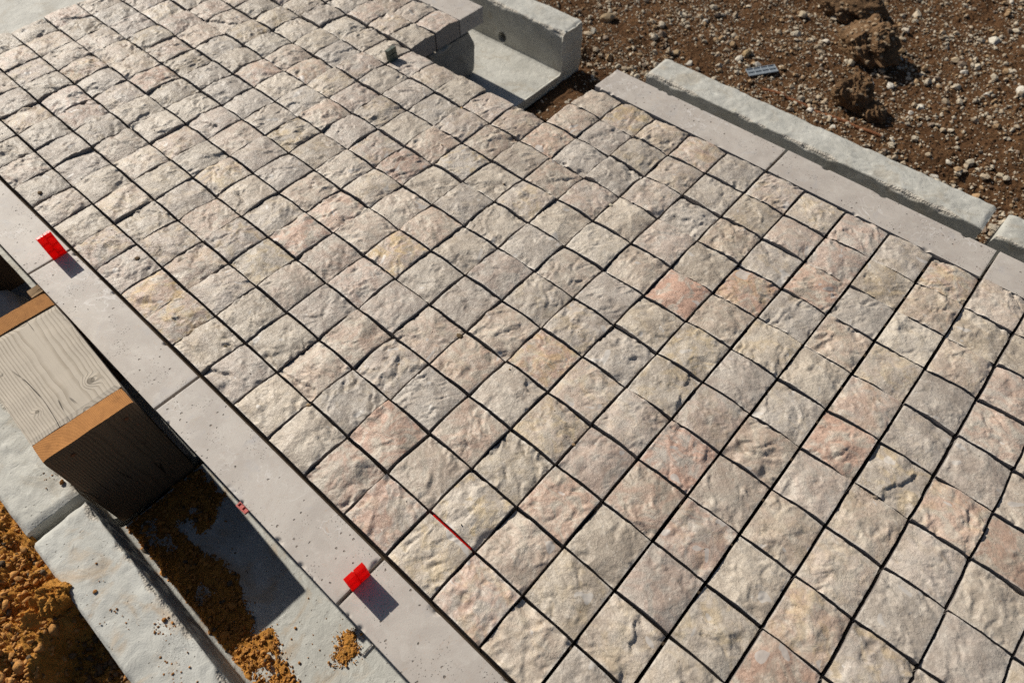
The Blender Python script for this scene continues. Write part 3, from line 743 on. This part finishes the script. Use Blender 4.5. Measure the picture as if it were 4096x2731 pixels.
# ---------------------------------------------------------------- bolt, rebar
def rod_mesh(name, pts, rad, seg=12, rib=0.0, ribstep=.012):
    V = []; Q = []; pts = [Vector(p) for p in pts]; L = 0
    for k, p in enumerate(pts):
        d = (pts[min(k + 1, len(pts) - 1)] - pts[max(k - 1, 0)]).normalized(); a = d.orthogonal().normalized(); 
        a = (Vector((0, 0, 1)) - d * d.z).normalized(); b = d.cross(a)
        for s in range(seg):
            an = 2 * math.pi * s / seg; r_ = rad * (1 + rib * (1 if (k + (s > seg // 2)) % 2 else 0)); V.append(p + (a * math.cos(an) + b * math.sin(an)) * r_)
    n = len(pts)
    for k in range(n - 1):
        for s in range(seg):
            s2 = (s + 1) % seg; Q.append((k * seg + s, k * seg + s2, (k + 1) * seg + s2, (k + 1) * seg + s))
    v = [list(x) for x in V]; c0 = len(v); v.append(list(pts[0])); v.append(list(pts[-1])); T = []
    for s in range(seg):
        s2 = (s + 1) % seg; T.append((c0, s2, s)); T.append((c0 + 1, (n - 1) * seg + s, (n - 1) * seg + s2))
    return mesh_np(name, np.array(v), Q, T, smooth=False)
pts = [W(.69, -1.36 + .0125 * k, -.70) for k in range(44)]
link('threaded_bolt', rod_mesh('threaded_bolt', pts, .0040, 14, .16), M['steel'], None, 'short threaded steel rod sticking out under the border slab', 'bolt')
pts = []
for k in range(170):
    t_ = k / 169; i_ = -2.9 + 3.95 * t_; j_ = 18.60 + .10 * t_ + .03 * math.sin(t_ * 5); zz = float(ground_z(i_, j_)) + .035 + .03 * math.sin(t_ * 9)
    pts.append(W(i_, j_, zz))
link('rebar', rod_mesh('rebar', pts, .0050, 12, .14), M['rust'], None, 'rusty ribbed steel bar half buried in soil beside the trough wall', 'rebar')

# ---------------------------------------------------------------- soil dressing, right
def frame_px(i, j, z=-2.4):
    x, y = to_px(i, j, z); return x, y
def soil_points(n, seed, dens_seed=None, pad=250):
    """random spots on the soil that the frame or its near surroundings can see"""
    r_ = np.random.RandomState(seed); out = []
    while sum(len(a) for a in out) < n:
        k = 60000; I_ = r_.uniform(-14.5, 14, k); J_ = np.where(r_.rand(k) > .10, r_.uniform(15.6, 31.5, k), r_.uniform(9.5, 16, k))
        ok = (J_ > 16.1) | ((I_ > -8.3) & (I_ < -5.35))
        q = (np.stack([I_, J_, np.full(k, -2.4)], 1) - CC) @ CR.T; X_ = 2048 + 2659.88 * q[:, 0] / q[:, 2]; Y_ = 1365.5 + 2659.88 * q[:, 1] / q[:, 2]
        ok &= (X_ > -pad) & (X_ < 4096 + pad) & (Y_ > -pad) & (Y_ < 1900)
        if dens_seed is not None: ok &= r_.rand(k) < np.clip(vnoise(I_ * .5, J_ * .5, dens_seed) * .7 + .55, .12, 1)
        out.append(np.stack([I_[ok], J_[ok]], 1))
    a = np.concatenate(out)[:n]; return a, ground_z(a[:, 0], a[:, 1])
pa, pz = soil_points(36000, 5, 77, 700)
pts = [W(a[0], a[1], z_ + .025) for a, z_ in zip(pa, pz)]
sz = [min(.19, .0285 * math.exp(rs.normal(0, .66))) * P for _ in pts]; cs = [peb_col(rs) for _ in pts]
scatter('pebbles', pts, sz, cs, M['pebble'], rs, sub=1, label='cream limestone pebbles strewn over the brown soil', cat='pebbles')
pa, pz = soil_points(14000, 6, None, 400)
pts = [W(a[0], a[1], z_ + .015) for a, z_ in zip(pa, pz)]
sz = [.021 * math.exp(rs.normal(0, .45)) * P for _ in pts]
cs = [np.array((.13, .075, .04)) * rs.uniform(.7, 1.4) if rs.rand() > .3 else peb_col(rs) * .85 for _ in pts]
scatter('soil_crumbs', pts, sz, cs, M['crumb'], rs, kind='clod', sub=1, flat=.85, label='fine crumbs and grit over the brown soil', cat='soil')
# single larger stones on the soil
big = [(2430, 75, .34, (.42, .31, .19), 'tan'), (2375, 125, .17, (.58, .53, .44), ''), (2645, 108, .21, (.52, .45, .35), ''), (2705, 208, .18, (.40, .29, .17), ''), (2985, 225, .22, (.40, .29, .16), ''), (2955, 240, .17, (.6, .55, .46), ''), (2820, 90, .14, (.6, .56, .48), ''),
       (3510, 15, .26, (.45, .34, .22), ''), (3670, 55, .24, (.52, .44, .33), ''), (3205, 70, .24, (.46, .38, .27), ''), (3180, 140, .22, (.50, .44, .34), ''), (3620, 130, .17, (.52, .46, .37), ''), (3985, 152, .22, (.60, .56, .47), ''), (3820, 240, .16, (.46, .36, .24), ''),
       (4080, 370, .24, (.60, .56, .48), ''), (3600, 235, .15, (.62, .57, .49), ''), (3480, 330, .16, (.60, .56, .50), ''), (3560, 345, .18, (.62, .58, .51), ''), (3300, 175, .16, (.55, .5, .42), ''), (3860, 290, .15, (.58, .54, .47), ''), (3945, 380, .13, (.58, .54, .47), ''), (3680, 430, .15, (.6, .56, .48), ''),
       (3330, 515, .13, (.6, .56, .48), ''), (3745, 690, .15, (.62, .58, .50), ''), (3800, 640, .13, (.58, .53, .44), ''), (4010, 690, .13, (.50, .42, .30), ''), (3935, 745, .20, (.40, .26, .14), ''), (3760, 712, .16, (.52, .46, .36), ''), (2312, 412, .12, (.58, .53, .44), ''), (2268, 410, .11, (.55, .48, .38), ''),
       (2550, 285, .15, (.52, .46, .36), ''), (2760, 250, .14, (.58, .53, .45), ''), (2610, 150, .12, (.6, .55, .47), ''), (3030, 262, .15, (.56, .52, .45), ''), (2880, 255, .15, (.5, .43, .33), ''), (3240, 440, .14, (.62, .58, .51), ''), (3640, 455, .13, (.56, .5, .42), ''), (3570, 555, .12, (.6, .56, .48), ''), (4045, 10, .16, (.58, .52, .43), '')]
for k, (x, y, s_, c_, nm) in enumerate(big):
    d = CR.T @ np.array([(x - 2048) / 2659.88, (y - 1365.5) / 2659.88, 1.0]); t_ = (-2.36 - CC[2]) / d[2]; q = CC + t_ * d
    if -8.3 < q[0] < -5.35 and q[1] < 16.5: t_ = (-2.75 - CC[2]) / d[2]; q = CC + t_ * d
    v, f = rock_verts(np.random.RandomState(900 + k), 2, 'pebble'); v = v * np.array([1, rs.uniform(.65, .95), rs.uniform(.5, .75)])
    a = rs.uniform(0, 6.28); v = v @ np.array([[math.cos(a), -math.sin(a), 0], [math.sin(a), math.cos(a), 0], [0, 0, 1]]).T
    me = mesh_np('limestone_piece', v * s_ * P, None, f, smooth=False); tone_mesh(me, c_)
    lab = 'largest tan stone on the soil beside the trough with the round hole' if nm else ('tan or rusty angular stone bigger than the pebbles around it on the soil' if c_[2] < .3 else 'beige angular stone bigger than the pebbles around it on the soil' if c_[2] < .43 else 'pale cream angular stone bigger than the pebbles around it on the soil')
    o = link('limestone_piece', me, M['pebble'], None, lab, 'stone', 'loose stones on the brown soil')
    o.location = W(q[0], q[1], float(ground_z(q[0], q[1])) + s_ * .32)
# earth clods
def clod(name, x, y, sx, sy, sz_, seed, label, color=None, pale=26, z0=-2.40, rot=0.0, mat=None, sub=6):
    d = CR.T @ np.array([(x - 2048) / 2659.88, (y - 1365.5) / 2659.88, 1.0]); t_ = (z0 - CC[2]) / d[2]; q = CC + t_ * d
    r_ = np.random.RandomState(seed); v, f = rock_verts(r_, sub, 'clod')
    for _ in range(7):
        n = r_.normal(size=3); n /= np.linalg.norm(n); dd = r_.uniform(.65, .9); s = v @ n; k = s > dd; v[k] -= np.outer(s[k] - dd, n) * .8
    so = Vector((seed * 3.1, seed * 1.7, seed * .9)); nz_ = np.array([mnoise.fractal(Vector(x) * 2.2 + so, .75, 2.1, 6) for x in v]); v *= (1 + .095 * nz_)[:, None]
    v = v * np.array([sx, sy, sz_]); ca, sa = math.cos(rot), math.sin(rot); v = v @ np.array([[ca, -sa, 0], [sa, ca, 0], [0, 0, 1]]).T
    cell = np.array([mnoise.voronoi(Vector(x) * 5 + so)[0][0] for x in v]); v *= (1.04 - .09 * cell)[:, None]
    me = mesh_np(name, v * P, None, f, smooth=False)
    g0 = z0
    o = link(name, me, mat or M['clod'], None, label, 'clod'); o.location = W(q[0], q[1], g0 + sz_ * .72)
    if pale:
        idx = r_.choice(np.where(v[:, 2] > -.4 * sz_)[0], pale, replace=False); cs_ = [np.array((.34, .25, .16)) * r_.uniform(.5, 1.25) for _ in idx]
        scatter('embedded_pebbles', [v[k] * P * .97 for k in idx], [P * r_.uniform(.05, .14) for _ in idx], cs_, M['pebble'], r_, sub=1, sink=.5, parent=o)
    return o
clod('earth_clod', 3450, 225, 1.08, .98, .66, 3, 'biggest round brown earth clod studded with pebbles', pale=110)
clod('earth_clod', 3400, 55, 1.25, .85, .55, 4, 'long brown earth clod behind the biggest round clod', pale=45, rot=.5)
clod('earth_clod', 3400, 420, .62, .60, .52, 6, 'upright brown earth clod next to the rusty bar', pale=26)
clod('earth_clod', 3480, 470, .40, .34, .26, 7, 'small dark earth clod leaning on the upright clod', pale=6)

# ---------------------------------------------------------------- orange earth heap, left
def heap_z(i, j):
    i = np.asarray(i, float); j = np.asarray(j, float)
    edge = -3.62 + .35 * vnoise(j * 1.2, i * 0, 31) - .55 * (j + 4.2)
    hi = sstep(edge + .22, edge - .25, i)
    z = -2.0 + hi * (.72 + .10 * np.clip(-j - 4.2, 0, 3))
    z = z + .12 * fbm(i * 1.3, j * 1.3, 33, 3) + hi * .09 * fbm(i * 3.3, j * 3.3, 35, 3)
    z = z - sstep(-7.5, -14, j) * .6
    return z
def heap_fine(i, j):
    return .10 * np.abs(fbm(i * 4.5, j * 4.5, 36, 5, .64)) + .03 * fbm(i * 18, j * 18, 37, 3, .6)
hi_ = np.linspace(-11, 3.0, 430); hj = np.linspace(-8.5, -4.02, 190); HI, HJ = np.meshgrid(hi_, hj, indexing='ij')
fall = sstep(-8.5, -7.6, HJ) * sstep(3.0, 2.2, HI) * sstep(-11, -10.2, HI)
HZ = (heap_z(HI, HJ) + heap_fine(HI, HJ)) * fall + (1 - fall) * (-2.75)
link('earth_heap', mesh_np('earth_heap', np.stack([HI * P, HJ * P, (HZ - ZG) * P], -1).reshape(-1, 3), grid_quads(len(hi_), len(hj))), M['orange'], None, 'heap of crumbly orange earth along the trough wall', 'earth', kind='stuff')
pts = []; sz = []; cs = []
while len(pts) < 8000:
    i_ = rs.uniform(-8.5, -.6); j_ = rs.uniform(-7.2, -4.1)
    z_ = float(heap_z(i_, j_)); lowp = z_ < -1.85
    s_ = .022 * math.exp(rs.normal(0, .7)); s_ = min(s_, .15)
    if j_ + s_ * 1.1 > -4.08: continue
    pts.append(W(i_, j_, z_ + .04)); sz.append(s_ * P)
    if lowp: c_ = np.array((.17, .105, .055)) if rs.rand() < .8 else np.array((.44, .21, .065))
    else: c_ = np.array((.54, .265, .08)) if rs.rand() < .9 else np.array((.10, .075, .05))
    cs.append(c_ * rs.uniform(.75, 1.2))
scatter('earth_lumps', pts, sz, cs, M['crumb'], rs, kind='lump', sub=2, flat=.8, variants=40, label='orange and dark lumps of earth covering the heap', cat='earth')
clod('earth_clod', 262, 2395, .36, .30, .30, 15, 'round orange earth clod resting against the edge of the trough wall', pale=0, z0=-1.32, mat=M['orange'], sub=5)
clod('earth_clod', 225, 2490, .34, .46, .42, 16, 'tall orange earth lump below the round orange clod', pale=0, z0=-1.70, mat=M['orange'], sub=5)
clod('earth_clod', 105, 2590, .30, .27, .24, 17, 'dark grey earth lump on the orange heap', pale=0, z0=-1.55, mat=M['soil'], sub=5)
clod('earth_clod', 55, 2440, .38, .32, .25, 18, 'broad orange earth lump on the heap near the dark grey lump', pale=0, z0=-1.50, mat=M['orange'], sub=5)

# ---------------------------------------------------------------- spilled earth on the trough floor
def in_poly(x, y, poly):
    ins = np.zeros(x.shape, bool); n = len(poly); d2 = np.full(x.shape, 1e9)
    for k in range(n):
        x0, y0 = poly[k]; x1, y1 = poly[(k + 1) % n]
        c = ((y0 > y) != (y1 > y)) & (x < (x1 - x0) * (y - y0) / ((y1 - y0) if y1 != y0 else 1e-9) + x0); ins ^= c
        t = np.clip(((x - x0) * (x1 - x0) + (y - y0) * (y1 - y0)) / ((x1 - x0) ** 2 + (y1 - y0) ** 2 + 1e-12), 0, 1)
        d2 = np.minimum(d2, (x - x0 - t * (x1 - x0)) ** 2 + (y - y0 - t * (y1 - y0)) ** 2)
    return np.where(ins, np.sqrt(d2), -np.sqrt(d2))
def soil_patch(name, poly, hmax, seed, label, step=.022, holes=0.0, mat=None):
    p_ = np.array(poly); i0, j0 = p_.min(0) - .12; i1, j1 = p_.max(0) + .12
    a = np.arange(i0, i1, step); b = np.arange(j0, j1, step); A_, B_ = np.meshgrid(a, b, indexing='ij')
    d = in_poly(A_, B_, poly) + .07 * fbm(A_ * 2.6, B_ * 2.6, seed, 4, .6)
    if holes: d = np.minimum(d, .32 - holes * fbm(A_ * 1.7, B_ * 1.7, seed + 3, 3))
    h = hmax * sstep(-.02, .30, d) + sstep(0, .05, d) * (.035 * np.abs(fbm(A_ * 6, B_ * 6, seed + 5, 3, .6)) + .045 * np.clip(fbm(A_ * 3.1, B_ * 3.1, seed + 6, 3), 0, 1) + .012 * fbm(A_ * 19, B_ * 19, seed + 7, 2)) - .016
    keep = h > -.012; n = len(b); q = grid_quads(len(a), n); kf = keep.ravel(); q = q[kf[q].any(1)]
    v = np.stack([A_ * P, B_ * P, (h + .012 - .012 + .004) * P], -1).reshape(-1, 3)
    used = np.unique(q); mp = np.full(len(v), -1); mp[used] = np.arange(len(used))
    return link(name, mesh_np(name, v[used], mp[q]), mat or M['floor_soil'], None, label, 'earth', kind='stuff')
SOILP = [(-5.29, -1.22), (-4.25, -1.22), (-4.18, -1.46), (-3.92, -1.77), (-3.95, -2.07), (-4.33, -2.06), (-4.5, -2.25), (-3.9, -2.25), (-3.46, -2.19), (-3.27, -2.08), (-2.71, -2.02), (-2.38, -2.14), (-1.86, -2.29), (-1.59, -2.46), (-1.44, -2.19), (-1.17, -2.23), (-0.88, -2.32), (-0.48, -2.39), (0.02, -2.49), (.9, -2.6), (.9, -3.03), (-1.05, -3.03), (-5.26, -3.03), (-5.26, -2.9)]
soil_patch('spilled_earth', SOILP, .05, 61, 'spilled orange-brown earth spread over the trough floor below the bench', holes=.55)
CLUMP = [(-0.47, -1.33), (-0.29, -1.17), (-0.1, -1.24), (0.07, -1.4), (0.08, -1.74), (-0.12, -1.78), (-0.2, -1.72), (-0.21, -1.5)]
o = soil_patch('earth_patch', CLUMP, .05, 66, 'separate patch of orange earth crumbs on the sunlit trough floor', step=.012)
pts = []; sz = []; cs = []
PX = np.array(SOILP)
while len(pts) < 3600:
    i_ = rs.uniform(-5.2, .6); j_ = rs.uniform(-2.98, -1.2); d = float(in_poly(np.array([i_]), np.array([j_]), SOILP)[0])
    if d < -.05 and rs.rand() > .035: continue
    s_ = min(.09, .015 * math.exp(rs.normal(0, .62))) * (1 if d > 0 else .45)
    pts.append(W(i_, j_, -2.45 + max(0, min(.05, d * .3)))); sz.append(s_ * P); cs.append(np.array((.50, .225, .055)) * rs.uniform(.65, 1.2) if rs.rand() < .93 else np.array((.1, .08, .06)))
for _ in range(420):
    k = rs.randint(len(CLUMP)); c0 = np.array(CLUMP[k]) * .6 + np.array((-.1, -1.5)) * .4 + rs.normal(0, .08, 2); s_ = .013 * math.exp(rs.normal(0, .45))
    pts.append(W(c0[0], c0[1], -2.43)); sz.append(s_ * P); cs.append(np.array((.50, .24, .06)) * rs.uniform(.8, 1.2))
scatter('earth_crumbs', pts, sz, cs, M['crumb'], rs, kind='clod', sub=1, flat=.85, label='crumbs of orange earth over the trough floor', cat='earth')
# crumbs of earth on the trough wall
pts = []; sz = []; cs = []
for (ci, cj, n, sp) in ((-2.25, -3.30, 26, .10), (-2.1, -3.25, 20, .08), (-1.55, -3.55, 30, .16), (-1.2, -3.6, 20, .15), (-2.9, -3.75, 12, .16), (-.6, -3.5, 16, .2), (-3.6, -3.6, 8, .2), (-6.2, -3.2, 10, .08)):
    for _ in range(n):
        i_ = ci + rs.normal(0, sp); j_ = min(-3.12, max(-3.98, cj + rs.normal(0, sp))); s_ = .012 * math.exp(rs.normal(0, .55))
        pts.append(W(i_, j_, -1.0)); sz.append(s_ * P); cs.append(np.array((.42, .185, .05)) * rs.uniform(.6, 1.15))
scatter('wall_crumbs', pts, sz, cs, M['crumb'], rs, kind='clod', sub=1, flat=.7, sink=.15, label='specks of orange earth on top of the trough wall', cat='earth')
# ---------------------------------------------------------------- crumbs and chips on the stones
deb = [(1837, 1337, .075, (.13, .09, .05), 'dark crumb of dry earth wedged at a joint crossing amid the stones', 'clod', 'dirt'),
       (1233, 1615, .050, (.36, .25, .14), 'tan pebble stuck in the joint crossing one row in from the border slabs', 'pebble', 'pebble'),
       (2445, 817, .055, (.56, .50, .38), 'cream pebble resting over a stone joint', 'pebble', 'pebble'),
       (2297, 1770, .040, (.24, .16, .09), 'brown chip lying across a joint by a reddish stone', 'pebble', 'chip'),
       (2575, 1588, .034, (.28, .19, .11), 'small brown chip in a joint between two grey-beige stones', 'pebble', 'chip'),
       (3504, 1985, .050, (.27, .22, .17), 'grey-brown chip lodged in a joint near a stone with a rust streak', 'pebble', 'chip'),
       (160, 773, .06, (.16, .11, .06), 'brown crumb of earth on a stone beside the border slab', 'clod', 'dirt'),
       (548, 1030, .06, (.15, .10, .055), 'brown crumb of earth on a stone level with the taller red spacer', 'clod', 'dirt'),
       (900, 1383, .034, (.12, .09, .05), 'dark crumb of earth on a pale stone beside the middle border slab', 'clod', 'dirt'),
       (1847, 424, .050, (.40, .26, .11), 'tan pebble in a joint at the rim of the gap left by the missing slab', 'pebble', 'pebble'),
       (1595, 1450, .030, (.30, .22, .13), 'tiny tan pebble lying on a flat stone', 'pebble', 'pebble')]
for k, (x, y, s_, c_, lab, kd_, cat) in enumerate(deb):
    d = CR.T @ np.array([(x - 2048) / 2659.88, (y - 1365.5) / 2659.88, 1.0]); t_ = (.06 - CC[2]) / d[2]; q = CC + t_ * d
    v, f = rock_verts(np.random.RandomState(70 + k), 3, kd_); v = v * np.array([1, .75, .42])
    me = mesh_np('chip', v * s_ * P, None, f); tone_mesh(me, c_)
    dg = bpy.context.evaluated_depsgraph_get() if k == 0 else dg
    hit, loc, _, _, _, _ = scene.ray_cast(dg, W(q[0], q[1], 3.0), Vector((0, 0, -1)))
    zt = loc.z if hit else W(0, 0, .05).z
    zt = max(zt, W(0, 0, -.03).z)
    o = link({'dirt': 'dirt_crumb', 'pebble': 'loose_pebble', 'chip': 'stone_chip'}[cat], me, M['bark'], None, lab, cat)
    o.location = Vector((q[0] * P, q[1] * P, zt + s_ * P * .35))

# fine grit lying on the paving
pts = []; sz = []; cs = []
while len(pts) < 170:
    i_ = rs.uniform(-16, 8); j_ = rs.uniform(-1.0, 12.9)
    x, y = to_px(i_, j_, 0)
    if not (0 < x < 4096 and 0 < y < 2731): continue
    if vnoise(i_ * .6, j_ * .6, 91) < -.05: continue
    hit, loc, _, _, _, _ = scene.ray_cast(dg, W(i_, j_, 3.0), Vector((0, 0, -1)))
    if not hit or loc.z < W(0, 0, -.06).z: continue
    pts.append(loc); sz.append(.0085 * math.exp(rs.normal(0, .5)) * P); cs.append(np.array([(.26, .19, .12), (.38, .26, .14), (.55, .50, .42)][rs.randint(3)]) * rs.uniform(.8, 1.15))
scatter('grit', pts, sz, cs, M['bark'], rs, kind='clod', sub=1, flat=.8, sink=.2, label='fine grit sprinkled over the paving stones', cat='grit')
